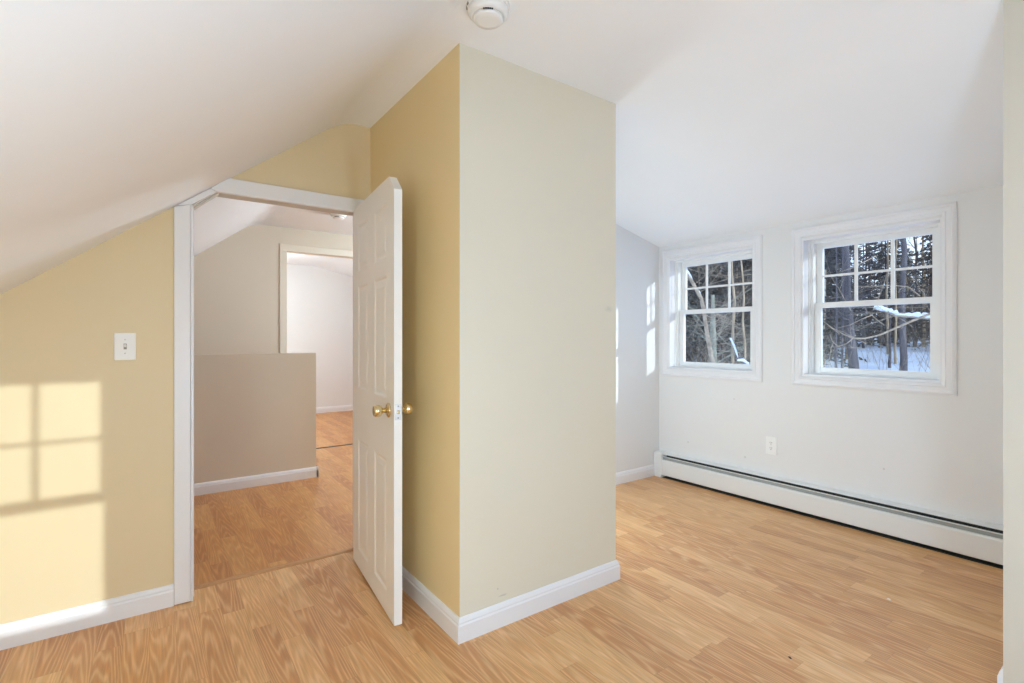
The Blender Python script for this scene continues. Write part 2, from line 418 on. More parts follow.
bboard('baseboard_far', bb_x(MB(), X0, X1, YF), 'white baseboard in the far room')

# door frame: jambs, stops, casings; the left corner is cut to the roof slope
fr = empty('trim_1', (0.56, 2.81, 0))
tag(fr, 'white door casing with a corner cut to the sloped ceiling', 'door frame', kind='structure')
def child(mb, name, mat, par, bevel=0.0, seg=2):
    o = mb.build(name, mat, par, bevel, seg); o.matrix_parent_inverse = Matrix.Translation(-par.location); return o
child(MB().prism([(.090, 0.004), (.154, 0.004), (.154, 1.858), (.090, slope(.090)-.003)], 2.790, 2.812, 'y'), 'casing_leg', M['trim'], fr, .003)
child(MB().prism([(.154, 1.859), (.258, 1.937), (.232, slope(.232)-.003), (.092, slope(.092)-.002), (.100, 1.846)], 2.793, 2.812, 'y'), 'casing_corner', M['trim'], fr, .002)
child(MB().prism([(.259, 1.937), (1.022, 1.937), (1.022, 2.012), (.311, 2.012), (.234, slope(.234)-.003)], 2.788, 2.812, 'y'), 'casing_head', M['trim'], fr, .003)
child(MB().box(.976, 1.022, 2.790, 2.812, 0.004, 1.936), 'casing_leg', M['trim'], fr, .003)
child(MB().prism([(.155, 0), (.164, 0), (.164, 1.857), (.155, 1.862)], 2.796, 2.952, 'y').box(.164, .171, 2.842, 2.90, 0, 1.862), 'jamb', M['trim'], fr, .0015)
child(MB().box(.968, .982, 2.796, 2.952, 0, 1.952).box(.962, .968, 2.85, 2.90, 0, 1.945), 'jamb', M['trim'], fr, .0015)
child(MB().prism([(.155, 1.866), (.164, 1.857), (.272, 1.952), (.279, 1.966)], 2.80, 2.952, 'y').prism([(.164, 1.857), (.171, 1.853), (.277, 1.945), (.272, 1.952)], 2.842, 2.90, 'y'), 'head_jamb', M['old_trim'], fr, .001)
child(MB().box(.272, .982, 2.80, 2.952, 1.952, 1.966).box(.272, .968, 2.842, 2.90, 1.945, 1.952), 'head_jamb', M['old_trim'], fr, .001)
sp = MB().box(.1635, .1652, 2.806, 2.836, .905, .965).box(.1648, .1656, 2.814, 2.830, .922, .948)
child(sp, 'strike_plate', M['steel'], fr)

ts = MB().prism([(2.912, 0.0), (2.952, 0.0), (2.952, .004), (2.945, .009), (2.920, .009), (2.912, .003)], .164, .968, 'x')
tag(ts.build('threshold', M['strip']), 'wooden threshold strip under the open door', 'threshold', kind='structure')
ts = MB().prism([(5.855, 0.0), (5.885, 0.0), (5.882, .006), (5.858, .006)], OX0, OX1, 'x')
tag(ts.build('threshold', M['dark']), 'dark threshold strip at the far room opening', 'threshold', kind='structure')
f2 = empty('trim_2', (OX0, 5.857, 0)); tag(f2, 'beige casing around the opening to the far room', 'door frame', kind='structure')
child(MB().box(OX0-.071, OX0, 5.842, 5.86, 0, OZ), 'casing_leg', M['trim_warm'], f2, .003)
child(MB().box(OX1, OX1+.071, 5.842, 5.86, 0, OZ), 'casing_leg', M['trim_warm'], f2, .003)
child(MB().box(OX0-.071, OX1+.071, 5.842, 5.86, OZ, OZ+.072), 'casing_head', M['trim_warm'], f2, .003)

# ------------------------------------------------------------------ windows
def frame4(mb, y0, y1, z0, z1, w, x0, x1, wt=None, wb=None):
    """rectangular ring, members w wide, from x0 to x1 deep (local frame: x out of the room, y along the wall)"""
    wt = w if wt is None else wt; wb = w if wb is None else wb
    mb.box(x0, x1, y0, y0+w, z0, z1); mb.box(x0, x1, y1-w, y1, z0, z1)
    mb.box(x0, x1, y0+w, y1-w, z0, z0+wb); mb.box(x0, x1, y0+w, y1-w, z1-wt, z1)
    return mb
def casing(y0, y1, z0, z1, w=.064):
    """mitred moulded casing, proud of the wall towards -x"""
    P = [(0, 0), (0, -.012), (.012, -.019), (.020, -.019), (.024, -.013), (.046, -.011), (.050, -.015), (w, -.012), (w, 0)]   # (from outer edge inward, out)
    mb = MB(); rings = []
    for (sy, sz, cy, cz) in ((1, 1, y0, z0), (-1, 1, y1, z0), (-1, -1, y1, z1), (1, -1, y0, z1)):
        rings.append([(o, cy + sy*d, cz + sz*d) for d, o in P])
    n = len(P); v = [p for r in rings for p in r]; fs = []
    for k in range(4):
        for i in range(n-1):
            a, b_ = k*n+i, ((k+1) % 4)*n+i
            fs.append((a, a+1, b_+1, b_))
    mb.add(v, fs); return mb
def make_window(name, loc, rz, zo0, zo1, half, mid, label, depth=.18):
    """local x = outward, y = along the wall, opening half-width half, from zo0 to zo1; mid = meeting rail centre"""
    r = empty(name, loc, rz); tag(r, label, 'window', kind='structure')
    casing(-half-.0635, half+.0635, zo0-.067, zo1+.076).build('casing', M['trim'], r)
    frame4(MB(), -half, half, zo0, zo1, .014, -.004, .085).build('jamb', M['trim'], r, .0015)
    g = half-.014
    fm = frame4(MB(), -g, g, zo0+.014, zo1-.014, .030, .080, depth+.01, wt=.018, wb=.012)
    fm.box(.07, .082, -g, -g+.012, zo0+.014, zo1-.014).box(.07, .082, g-.012, g, zo0+.014, zo1-.014)
    fm.build('frame', M['vinyl'], r, .0015)
    s = g-.030
    lo = empty('lower_sash'); lo.parent = r
    lz0, lz1 = zo0+.024, mid+.018
    frame4(MB(), -s, s, lz0, lz1, .042, .098, .128, wt=.036, wb=.036).build('sash_frame', M['vinyl'], lo, .002)
    MB().box(.111, .115, -s+.040, s-.040, lz0+.034, lz1-.034).build('pane', M['glass'], lo)
    us = empty('upper_sash'); us.parent = r
    uz0, uz1 = mid-.018, zo1-.030
    frame4(MB(), -s, s, uz0, uz1, .040, .132, .160, wt=.038, wb=.036).build('sash_frame', M['vinyl'], us, .002)
    MB().box(.145, .149, -s+.038, s-.038, uz0+.034, uz1-.036).build('pane', M['glass'], us)
    gy0, gy1, gz0, gz1 = -s+.038, s-.038, uz0+.034, uz1-.036
    gr = MB(); t = (gy1-gy0)/3; zc = (gz0+gz1)/2 - .004
    for k in (1, 2): gr.box(.138, .1455, gy0+t*k-.0105, gy0+t*k+.0105, gz0, gz1)
    gr.box(.1385, .145, gy0, gy1, zc-.008, zc+.008)
    gr.build('grille', M['vinyl'], us, .002)
    return r
for k, (yy, lab) in enumerate(((2.453, 'white double-hung window nearest the alcove corner'), (1.3185, 'white double-hung window showing snow, right of the corner one'),
                               (4.35, 'hall window, out of view'), (7.1, 'far room window, out of view'))):
    make_window('window_%d' % (k+1), (X1, yy, 0), 0, .968, 1.944, WH, 1.470, lab)
make_window('window_5', (RX, YB, 0), -math.pi/2, RZ0, RZ1, RW, 1.585, 'window behind the camera')

# ------------------------------------------------------------------ open door
DA = math.atan2(0.0985, 0.9951)
dr = empty('door_1', (0.841, 2.028, 0), -DA)
tag(dr, 'white six-panel door standing open, its top corner cut off', 'door', kind='structure')
# local: y along the leaf from latch edge (0) to hinge edge (.775), x through the thickness
DW, DT, DZ0, DZ1 = .757, .035, .012, 1.941
cols = [(.110, .322), (.440, .652)]; rows = [(.105, .700), (.965, 1.515), (1.585, 1.838)]
leaf = MB()
leaf.prism([(0, DZ0), (.110, DZ0), (.110, DZ1), (.077, DZ1), (0, 1.868)], 0, DT, 'x')
leaf.box(0, DT, .322, .440, DZ0, DZ1).box(0, DT, .652, DW, DZ0, DZ1)
for a, b_ in cols:
    zs = [DZ0] + [z for q in rows for z in q] + [DZ1]
    for k in range(0, len(zs), 2): leaf.box(0, DT, a, b_, zs[k], zs[k+1])
lf = leaf.build('door_leaf', M['door'], dr)
for a, b_ in cols:
    for c, d in rows:
        p = MB()
        for side in (0, 1):
            X = (lambda t: t) if side == 0 else (lambda t: DT - t)
            rg = []
            for ins, dep in ((0, 0.0), (.006, .001), (.014, .006), (.028, .006), (.048, .0015)):
                rg.append([(X(dep), a+ins, c+ins), (X(dep), b_-ins, c+ins), (X(dep), b_-ins, d-ins), (X(dep), a+ins, d-ins)])
            v = [q for r_ in rg for q in r_]; fs = []
            for k in range(len(rg)-1):
                for i in range(4): fs.append((k*4+i, k*4+(i+1) % 4, (k+1)*4+(i+1) % 4, (k+1)*4+i))
            fs.append(tuple(range((len(rg)-1)*4, len(rg)*4)))
            p.add(v, fs)
        p.build('panel', M['door'], dr)
KZ, KT = .919, .078
for s_, x0 in ((-1, 0.0), (1, DT)):
    MB().lathe([(.001, 0), (.032, 0), (.0325, .003), (.028, .007), (.016, .010), (.012, .011)], (x0, KT, KZ), (s_, 0, 0), 28).build('rosette', M['brass'], dr)
    kb = MB().lathe([(.011, .006), (.0105, .026), (.014, .030), (.022, .035), (.0255, .044), (.0265, .052), (.025, .060), (.0225, .0645), (.021, .066), (.014, .0655), (.005, .0645)], (x0, KT, KZ), (s_, 0, 0), 28)
    kb.build('knob', M['brass'], dr)
lp = MB().box(.003, .032, -.0016, .001, KZ-.034, KZ+.034)
lpo = lp.build('latch_plate', M['steel'], dr, .001)
MB().box(.0115, .0235, -.0075, 0, KZ-.008, KZ+.008).build('latch_bolt', M['brass'], lpo, .002)
sc_ = MB()
for dz in (-.025, .025): sc_.lathe([(.0035, 0), (.003, .001)], (.0175, -.0015, KZ+dz), (0, -1, 0), 10)
sc_.build('screw', M['slot'], lpo)
for z in (.22, .98, 1.70):
    MB().lathe([(.006, -.044), (.0065, -.043), (.0065, .043), (.006, .044)], (DT+.004, DW+.006, z), (0, 0, 1), 12).build('hinge', M['steel'], dr)

# ------------------------------------------------------------------ baseboard heater
hy0, hy1 = .437, 2.944
ht = empty('baseboard_heater', (3.77, 1.69, 0))
tag(ht, 'long white baseboard heater along the wall under both windows', 'heater')
def hp(mb, name, mat, bevel=0.0): return child(mb, name, mat, ht, bevel)
hp(MB().prism([(3.769, .03), (3.763, .03), (3.763, .210), (3.716, .2055), (3.713, .202), (3.711, .203), (3.713, .2085), (3.760, .2165), (3.769, .216)], hy0, hy1-.075, 'y'), 'back_panel', M['heater'])
hp(MB().prism([(3.712, .025), (3.690, .025), (3.688, .029), (3.688, .148), (3.692, .156), (3.704, .159), (3.704, .156), (3.695, .153), (3.691, .147), (3.691, .029), (3.712, .028)], hy0, hy1-.075, 'y'), 'front_panel', M['heater'])
hp(MB().prism([(3.700, .1815), (3.6985, .183), (3.6985, .186), (3.701, .1872), (3.709, .1865), (3.709, .185)], hy0, hy1-.075, 'y'), 'damper', M['heater'])
fin = MB()
fin.box(3.700, 3.758, hy0, hy1-.08, .0, .004)  # dark sheet on the floor stands in for shade under the panel
fin.box(3.722, 3.758, hy0, hy1-.08, .07, .145)
yy = hy0 + .02
while yy < hy1-.09:
    fin.box(3.716, 3.762, yy, yy+.002, .06, .155); yy += .02
hp(fin, 'heating_element', M['dark'])
hp(MB().box(3.757, 3.7625, hy0, hy1-.08, .0, .203), 'shade_backing', M['dark'])  # dark backing stands in for the shade inside the slots
hp(MB().box(3.7085, 3.711, hy0, hy1-.08, .15, .184), 'deflector', M['grey'])
hp(MB().prism([(3.769, 0), (3.684, 0), (3.684, .196), (3.690, .212), (3.704, .2185), (3.769, .2215)], hy1-.085, hy1, 'y'), 'end_cap', M['heater'], .003)

# ------------------------------------------------------------------ wall plates
sw = empty('light_switch', (-.089, 2.81, 1.197)); tag(sw, 'white toggle light switch plate on the yellow wall', 'light switch')
MB().prism([(-.0385, -.0605), (.0385, -.0605), (.0385, .0605), (-.0385, .0605)], -.006, -.0002, 'y').build('plate', M['plate'], sw, .003)
MB().box(-.0055, .0055, -.0063, -.005, -.0125, .0125).build('slot', M['slot'], sw)
MB().prism([(-.006, -.004), (-.017, .006), (-.016, .010), (-.006, .005)], -.0042, .0042, 'x').build('toggle', M['plate'], sw, .001)
for dz in (-.030, .030): MB().lathe([(.0032, 0), (.0028, .0012)], (0, -.006, dz), (0, -1, 0), 10).build('screw', M['steel'], sw)

ol = empty('wall_outlet', (3.77, 1.927, .434)); tag(ol, 'white duplex outlet plate below the windows, above the heater', 'outlet')
MB().box(-.006, -.0002, -.041, .041, -.066, .066).build('plate', M['plate'], ol, .004)
for dz in (-.020, .020):
    rc = MB().lathe([(.0168, 0), (.0165, .002)], (-.006, 0, dz), (-1, 0, 0), 20, smooth=False).build('receptacle', M['plate'], ol)
    st = MB()
    for dy in (-.0065, .0065): st.box(-.0085, -.0078, dy-.0016, dy+.0016, dz-.001, dz+.009)
    st.lathe([(.0032, 0), (.0032, .0006)], (-.0079, 0, dz-.008), (-1, 0, 0), 10)
    st.build('slot', M['slot'], rc)
MB().lathe([(.003, 0), (.0026, .001)], (-.006, 0, 0), (-1, 0, 0), 10).build('screw', M['steel'], ol)

# ------------------------------------------------------------------ smoke detectors
def detector(name, x, y, label, rz=0.0):
    r = empty(name, (x, y, ZC), rz); r.scale = (1, 1, 1.25); tag(r, label, 'smoke detector')
    MB().lathe([(.078, 0), (.078, .006), (.074, .009)], (0, 0, 0), (0, 0, -1), 40).build('base_ring', M['plastic'], r)
    MB().lathe([(.074, .007), (.0735, .018), (.069, .027), (.060, .033), (.058, .0325), (.055, .031)], (0, 0, 0), (0, 0, -1), 40).build('housing', M['plastic'], r)
    MB().lathe([(.052, .030), (.054, .039), (.050, .043), (.03, .0445), (.004, .045)], (0, 0, 0), (0, 0, -1), 40).build('cover', M['plastic'], r)
    g = MB()
    for k in range(-2, 3):
        a = math.radians(56 + k*7.5)
        d = Vector((math.cos(a), math.sin(a), 0)); t = Vector((-d.y, d.x, 0))
        c = d*.0565 + Vector((0, 0, -.0335))
        q = [c + t*.003 - d*.002, c - t*.003 - d*.002, c - t*.003 + d*.003 + Vector((0, 0, .002)), c + t*.003 + d*.003 + Vector((0, 0, .002))]
        v = q + [p + Vector((0, 0, -.002)) for p in q]
        g.add(v, [(0, 1, 2, 3), (7, 6, 5, 4), (0, 4, 5, 1), (1, 5, 6, 2), (2, 6, 7, 3), (3, 7, 4, 0)])
    g.build('vent_slot', M['dark'], r)
    for a in (-33, -14):
        d = Vector((math.cos(math.radians(a)), math.sin(math.radians(a)), 0)); t = Vector((-d.y, d.x, 0)); q = d*.0785
        c = MB(); v = [q + t*i*.007 - d*.003 + Vector((0, 0, z)) for i in (-1, 1) for z in (-.008, -.002)] + [q + t*i*.007 + d*.0012 + Vector((0, 0, z)) for i in (-1, 1) for z in (-.008, -.002)]
        c.add(v, [(0, 1, 3, 2), (4, 6, 7, 5), (0, 4, 5, 1), (2, 3, 7, 6), (0, 2, 6, 4), (1, 5, 7, 3)]); c.build('clip', M['slot'], r)
    return r
detector('smoke_detector', .997, 1.535, 'round white smoke detector at the top of the room ceiling', math.radians(180))
detector('smoke_detector', 1.468, 4.896, 'small white smoke detector on the hall ceiling beyond the door', math.radians(180))

# crumbs left on the floor
for x, y, r_, m_, lab in ((2.829, .893, .008, 'plate', 'white paint chip on the alcove floor'), (2.004, .953, .006, 'dark', 'dark crumb on the floor at the bottom of the picture'), (1.115, 1.93, .006, 'plate', None)):
    if lab is None: continue
    o = MB().lathe([(r_*.4, 0), (r_, r_*.25), (r_*.7, r_*.6), (r_*.2, r_*.75)], (0, 0, 0), (0, 0, 1), 7).build('paint_chip' if m_ == 'plate' else 'dirt_crumb', M[m_])
    o.location = (x, y, 0); o.scale = (1.4, .8, 1); o.rotation_euler = (0, 0, 1.1); tag(o, lab, 'debris')

# ------------------------------------------------------------------ fill lamps added out of sight to brighten the rooms
def fill_dome_lamp(name, x, y, label, power, drop=.12, col=(0.62, 0.79, 1.0)):
    z = top(x)
    r = empty(name, (x, y, z)); tag(r, label, 'ceiling light')
    MB().lathe([(.07, 0), (.07, .02), (.06, .026)], (0, 0, 0), (0, 0, -1), 32).build('canopy', M['plastic'], r)
    MB().lathe([(.008, .02), (.008, drop)], (0, 0, 0), (0, 0, -1), 10).build('stem', M['plastic'], r)
    ld = bpy.data.lights.new(name+'_bulb', 'POINT'); ld.energy = power; ld.color = col; ld.shadow_soft_size = .14
    lo = bpy.data.objects.new('bulb', ld); COL.objects.link(lo); lo.parent = r; lo.location = (0, 0, -drop-.12)
    return r
def bulb(parent, loc, power, col, kind='POINT', size=.1):
    ld = bpy.data.lights.new(parent.name+'_bulb', kind); ld.energy = power; ld.color = col
    if kind == 'AREA': ld.shape = 'DISK'; ld.size = size*2
    else: ld.shadow_soft_size = size
    o = bpy.data.objects.new('bulb', ld); COL.objects.link(o); o.parent = parent; o.location = loc
    return o
COOL = (0.66, 0.81, 1.0)
t = empty('fill_lamp', (0.65, -.28, 0)); tag(t, 'unseen low fill lamp added beside the camera', 'fill lamp')  # added to fill the room from the camera side
MB().lathe([(.12, 0), (.12, .012), (.015, .03), (.012, .62), (.02, .64)], (0, 0, 0), (0, 0, 1), 24).build('stand', M['steel'], t)
bulb(t, (0, 0, .80), 53, (0.48, 0.71, 1.0), 'POINT', .14)
t = empty('low_fill_lamp', (-.62, .22, 0)); tag(t, 'unseen low fill lamp added left of the camera', 'lamp')  # added to brighten the door and roof slope from the left
MB().lathe([(.09, 0), (.09, .012), (.015, .03), (.012, .62), (.02, .64)], (0, 0, 0), (0, 0, 1), 24).build('stand', M['steel'], t)
bulb(t, (0, 0, .78), 29, (0.76, 0.98, 0.98), 'POINT', .12)
t = empty('low_fill_lamp', (2.13, 2.40, 0)); tag(t, 'unseen fill lamp added behind the closet wall to brighten the alcove', 'lamp')  # hidden fill added for the window alcove
MB().lathe([(.09, 0), (.09, .012), (.015, .03), (.012, .62), (.02, .64)], (0, 0, 0), (0, 0, 1), 24).build('stand', M['steel'], t)
bulb(t, (0, 0, .80), 15, (0.81, 0.96, 1.0), 'POINT', .12)
fill_dome_lamp('ceiling_fill_light', 2.95, 4.3, 'unseen fill light added on the hall ceiling around the corner', 84, col=(0.68, 0.86, 1.0))  # added fill for the hall
fill_dome_lamp('ceiling_fill_light', 0.9, 7.2, 'unseen fill light added on the far room ceiling', 58, drop=.55, col=(0.86, 0.97, 1.0))  # added fill for the far room

# ------------------------------------------------------------------ outdoors: snow, woods
random.seed(7)
TP = [(-200, -3.2), (3, -3.0), (10, -2.2), (18, -1.15), (25, -.45), (40, .28), (60, .75), (100, 1.4), (200, 2.5)]
def ground_z(x, y):
    d = FWD.x*x + FWD.y*y
    for (a, za), (b_, zb) in zip(TP, TP[1:]):
        if d <= b_:
            z = za + (zb-za)*(d-a)/(b_-a); break
    return z + .10*math.sin(x*.55+y*.2) * math.cos(y*.43) + .06*math.sin(x*1.3-y*.9)
g = MB(); NX, NY = 96, 110
for i in range(NX+1):
    for j in range(NY+1):
        x = 4.0 + 116*(i/NX)**1.35; y = -55 + 150*j/NY
        g.v.append((x, y, ground_z(x, y)))
for i in range(NX):
    for j in range(NY):
        a = i*(NY+1)+j
        g.f.append((a, a+NY+1, a+NY+2, a+1)); g.m.append(0); g.sm.append(True)
tag(g.build('ground', M['snow']), 'snow-covered ground rising into the woods', 'snow', kind='structure')

def wob(p0, p1, n, amp):
    p0, p1 = Vector(p0), Vector(p1); out = []
    for i in range(n+1):
        t = i/n; q = p0.lerp(p1, t)
        if 0 < i: q = q + Vector((random.uniform(-1, 1), random.uniform(-1, 1), random.uniform(-.5, .5)))*amp*math.sin(math.pi*min(1, t*.8+.2))
        out.append(q)
    return out
def branch(mb, p, d, length, r, depth, mi=0, n=5):
    pts = [Vector(p)]; d = Vector(d).normalized(); k = 5
    for i in range(k):
        d = (d + Vector((random.uniform(-1, 1), random.uniform(-1, 1), random.uniform(-.6, .8)))*.22).normalized()
        pts.append(pts[-1] + d*length/k)
    mb.tube(pts, [r*(1-.8*i/k) for i in range(k+1)], n, mi)
    if depth > 0:
        for i in range(1, k+1):
            for _ in range(2):
                if random.random() < .75:
                    d2 = (d + Vector((random.uniform(-1, 1), random.uniform(-1, 1), random.uniform(-.5, .7)))*.9)
                    branch(mb, pts[i], d2, length*random.uniform(.3, .55), r*.45*(1-.12*i), depth-1, mi, max(3, n-1))
def bare_tree_mb(h, r, nb, lo=.25, lean=.03, mi=0):
    mb = MB(); pts = wob((0, 0, -.4), (random.uniform(-1, 1)*lean*h, random.uniform(-1, 1)*lean*h, h), 9, .012*h)
    mb.tube(pts, [r*(1.12 if i == 0 else 1-.085*i) for i in range(10)], 9, mi)
    for _ in range(nb):
        t = random.uniform(lo, .98); i = min(8, int(t*9)); p = pts[i].lerp(pts[i+1], t*9-i)
        a = random.uniform(0, 2*math.pi)
        branch(mb, p, (math.cos(a), math.sin(a), random.uniform(-.15, .6)), h*random.uniform(.10, .22), r*.22, 1, mi, 4)
    return mb
def conifer_mb(h, r, lo=.08):
    mb = MB(); pts = wob((0, 0, -.4), (random.uniform(-.2, .2), random.uniform(-.2, .2), h), 6, .05)
    mb.tube(pts, [r*(1-.15*i) for i in range(7)], 7, 0)
    z = h*lo
    while z < h*.97:
        L = (h-z)*.24 + .5
        for k in range(5):
            a = random.uniform(0, 2*math.pi); l_ = L*random.uniform(.6, 1.1)
            d = Vector((math.cos(a), math.sin(a), 0)); t = Vector((-d.y, d.x, 0))
            p0 = Vector((0, 0, z + random.uniform(-.2, .2))); droop = random.uniform(-.35, .05)
            mb.tube([p0, p0 + d*l_*.5 + Vector((0, 0, droop*l_*.3)), p0 + d*l_ + Vector((0, 0, droop*l_))], [.03, .02, .006], 3, 0)
            for s in range(16):
                u = random.uniform(.12, 1.0); c = p0 + d*l_*u + Vector((0, 0, droop*l_*u*u)) 
                sd = random.choice((-1, 1)); w = random.uniform(.10, .34)*(1.15-u)*l_*.6 + .10
                e = c + t*sd*w + d*w*.6 + Vector((0, 0, random.uniform(-.22, .06)))
                q = (e-c).cross(Vector((0, 0, 1))).normalized()*random.uniform(.05, .13)
                mb.add([c - q*.4, e, c + q*.9 + Vector((0, 0, .04)), (c+e)*.5 + q + Vector((0, 0, -.05))], [(0, 1, 3), (0, 3, 2)], 1)
        z += random.uniform(.28, .5)
    return mb

def plant(name, mesh_o, x, y, s, rz, label, group):
    o = mesh_o.copy(); COL.objects.link(o); o.name = name
    o.location = (x, y, ground_z(x, y)); o.scale = (s, s, s); o.rotation_euler = (0, 0, rz)
    return tag(o, label, 'tree', group)

# hero trees, each where it stands
def hero(name, x, y, h, r, mat, label, nb=10, lean=(0, 0), lo=.3, bmat=None):
    z = ground_z(x, y); t = empty(name, (x, y, z)); tag(t, label, 'tree')
    pts = wob((0, 0, -.5), (lean[0]*h, lean[1]*h, h), 10, .006*h)
    MB().tube(pts, [r*(1.15 if i == 0 else 1-.07*i) for i in range(11)], 14).build('trunk', mat, t)
    for _ in range(nb):
        u = random.uniform(lo, .95); i = min(9, int(u*10)); p = pts[i].lerp(pts[i+1], u*10-i)
        a = random.uniform(0, 2*math.pi); mb = MB()
        branch(mb, p, (math.cos(a), math.sin(a), random.uniform(-.2, .5)), random.uniform(1.2, 3.0), r*.16, 2, 0, 4)
        mb.build('branch', bmat or mat, t)
    return t
hero('pine_tree', 26.69, 7.92, 15, .145, M['bark'], 'straight dark trunk in the snow, right part of the right-hand window', 12, lo=.25)
hero('pine_tree', 24.99, 9.13, 14, .21, M['bark'], 'thick dark trunk in the snow, left part of the right-hand window', 14, lo=.2, lean=(-.03, .05))
hero('young_tree', 23.23, 9.17, 6, .06, M['bark'], 'thin dark trunk at the left edge of the right-hand window', 8, lo=.35)
hero('young_tree', 24.55, 9.45, 6, .055, M['bark'], 'thin dark trunk just right of the window edge trunk', 8, lo=.35)
hero('young_tree', 32.2, 10.13, 3.2, .085, M['bark'], 'short dark trunk standing alone on the snow between two thick trunks', 8, lo=.4)
hero('pine_tree', 38.19, 14.43, 16, .11, M['bark_tan'], 'sunlit tan trunk in the upper left pane of the right-hand window', 8)
hero('pine_tree', 56.09, 15.10, 17, .13, M['bark_tan'], 'sunlit tan trunk at the right edge of the right-hand window', 8)
hero('pine_tree', 42.81, 13.58, 16, .09, M['bark_tan'], 'sunlit tan trunk in the middle of the right-hand window', 8)
hero('pine_tree', 36.07, 11.05, 15, .07, M['bark_tan'], 'slender tan trunk just left of the straight dark trunk', 10)
hero('beech_tree', 18.15, 11.59, 3.9, .20, M['bark_green'], 'thick grey-green lichen stub in the middle of the corner window', 10, lo=.3)
hero('birch_tree', 22.53, 13.36, 13, .075, M['bark_tan'], 'slim tan trunk left in the right pane of the corner window', 12, lo=.2)
hero('birch_tree', 25.60, 14.87, 13, .06, M['bark_tan'], 'slimmest tan trunk in the right pane of the corner window', 12, lo=.2)
hero('birch_tree', 18.31, 10.24, 8, .05, M['bark_tan'], 'leaning tan trunk at the right edge of the corner window', 10, lean=(-.04, .03), lo=.2)

# bare tree right of the second window: its pale branches cross that window, snow lying on one limb
tx, ty = 12.6, 2.35; tz = ground_z(tx, ty)
bt = empty('maple_tree', (tx, ty, tz)); tag(bt, 'bare tree reaching pale twigs and a snowy limb across the right-hand window', 'tree')
MB().tube(wob((0, 0, -.4), (.3, -.2, 9), 8, .06), [.17*(1.1-.1*i) for i in range(9)], 12).build('trunk', M['twig'], bt)
def at(u, v, d):
    p = FWD*d + RGT*((u-512)/F_PX*d); return Vector((p.x - tx, p.y - ty, EYE + (339-v)/F_PX*d - tz))
def limb(pts, r0, r1, mat=None, nm='branch'):
    n = len(pts); return MB().tube(pts, [r0+(r1-r0)*i/(n-1) for i in range(n)], 6).build(nm, mat or M['twig'], bt)
HD = 9.4
main = [at(962, 300, 9.0), at(932, 313, HD), at(912, 321, HD), at(896, 328, HD), at(880, 335, HD), at(865, 338.5, HD), at(853, 338.5, HD), at(843, 334, HD+.2), at(833, 328, HD+.3)]
limb([Vector((.05, 0, 2.9))] + main, .030, .006)
limb([at(853, 338.5, HD), at(846, 344, HD), at(838, 346.5, HD), at(832, 341, HD), at(830, 334, HD)], .009, .004)
limb([at(872, 315, 9.8), at(862, 319, 9.8), at(850, 325, 9.8), at(838, 328, 9.8)], .010, .004)
limb([at(884, 325, 9.8), at(876, 319, 9.8), at(868, 312, 9.8), at(858, 300, 9.8)], .008, .004)
limb([at(840, 272, 9.6), at(852, 268, 9.6), at(864, 262, 9.6), at(876, 256, 9.6)], .006, .011)
limb([at(855, 286, 9.6), at(872, 287, 9.5), at(890, 285, 9.5), at(908, 287, 9.5), at(920, 296, 9.4)], .006, .010)
sn = [at(968, 318, 9.6), at(940, 319, 9.7), at(930, 318, 9.7), at(915, 316.5, 9.7), at(898, 315.5, 9.7), at(885, 311, 9.7), at(874, 308.5, 9.7)]
limb([Vector((.05, 0, 2.6))] + sn, .04, .02)
def snow_line(mb, path, r, up_=.7, n=5):
    pts = []
    for a, b_ in zip(path, path[1:]):
        for k in range(n): pts.append(a.lerp(b_, k/n))
    pts.append(path[-1]); rr = [r*random.uniform(.55, 1.2) for _ in pts]; rr[0] = rr[-1] = r*.2
    mb.tube([p + Vector((0, 0, q*up_)) for p, q in zip(pts, rr)], rr, 8)
sb = MB(); snow_line(sb, sn[1:], .05)
sb.build('snow', M['snow'], bt)
for _ in range(24):
    p = random.choice(main[1:]) + Vector((random.uniform(-.5, .5), random.uniform(-.5, .5), random.uniform(-.2, .6)))
    mb = MB(); branch(mb, p, (random.uniform(-1, 1), random.uniform(-.2, 1), random.uniform(-.4, .6)), random.uniform(.5, 1.2), .007, 1, 0, 3)
    mb.build('branch', M['twig'], bt)

# brushy sapling by the first window with snow on a leaning limb
sx_, sy_ = 9.6, 6.75; sz_ = ground_z(sx_, sy_)
st = empty('crooked_tree', (sx_, sy_, sz_)); tag(st, 'crooked pale tree leaning with a snowy limb at the left of the corner window', 'tree')
def at2(u, v, d):
    p = FWD*d + RGT*((u-512)/F_PX*d); return Vector((p.x - sx_, p.y - sy_, EYE + (339-v)/F_PX*d - sz_))
tr = [Vector((0, 0, -.3)), at2(716, 372, 11.2), at2(711, 355, 11.2), at2(707, 333, 11.2), at2(704, 312, 11.2), at2(701, 298, 11.1), at2(690, 278, 11), at2(676, 258, 10.8), at2(660, 236, 10.6)]
MB().tube(tr, [.065, .055, .05, .045, .042, .04, .036, .03, .02], 9).build('trunk', M['twig'], st)
snb = MB()
snow_line(snb, tr[5:8], .04)
snb.build('snow', M['snow'], st); snb = MB()
snow_line(snb, [at2(730, 338, 11), at2(734, 346, 11), at2(738, 358, 11)], .022)
snb.build('snow', M['snow'], st); snb = MB()
snow_line(snb, [at2(737, 361, 11), at2(743, 361, 11), at2(749, 365, 11)], .03)
snb.build('snow', M['snow'], st)
for k in range(44):
    i = random.randrange(2, 8); p = tr[i].lerp(tr[i+1] if i < 8 else tr[i], random.random()); mb = MB()
    branch(mb, p, (random.uniform(-.3, 1), random.uniform(-1, .3), random.uniform(-.4, .5)), random.uniform(.7, 1.6), .008, 2, 0, 3)
    mb.build('branch', M['twig'], st)

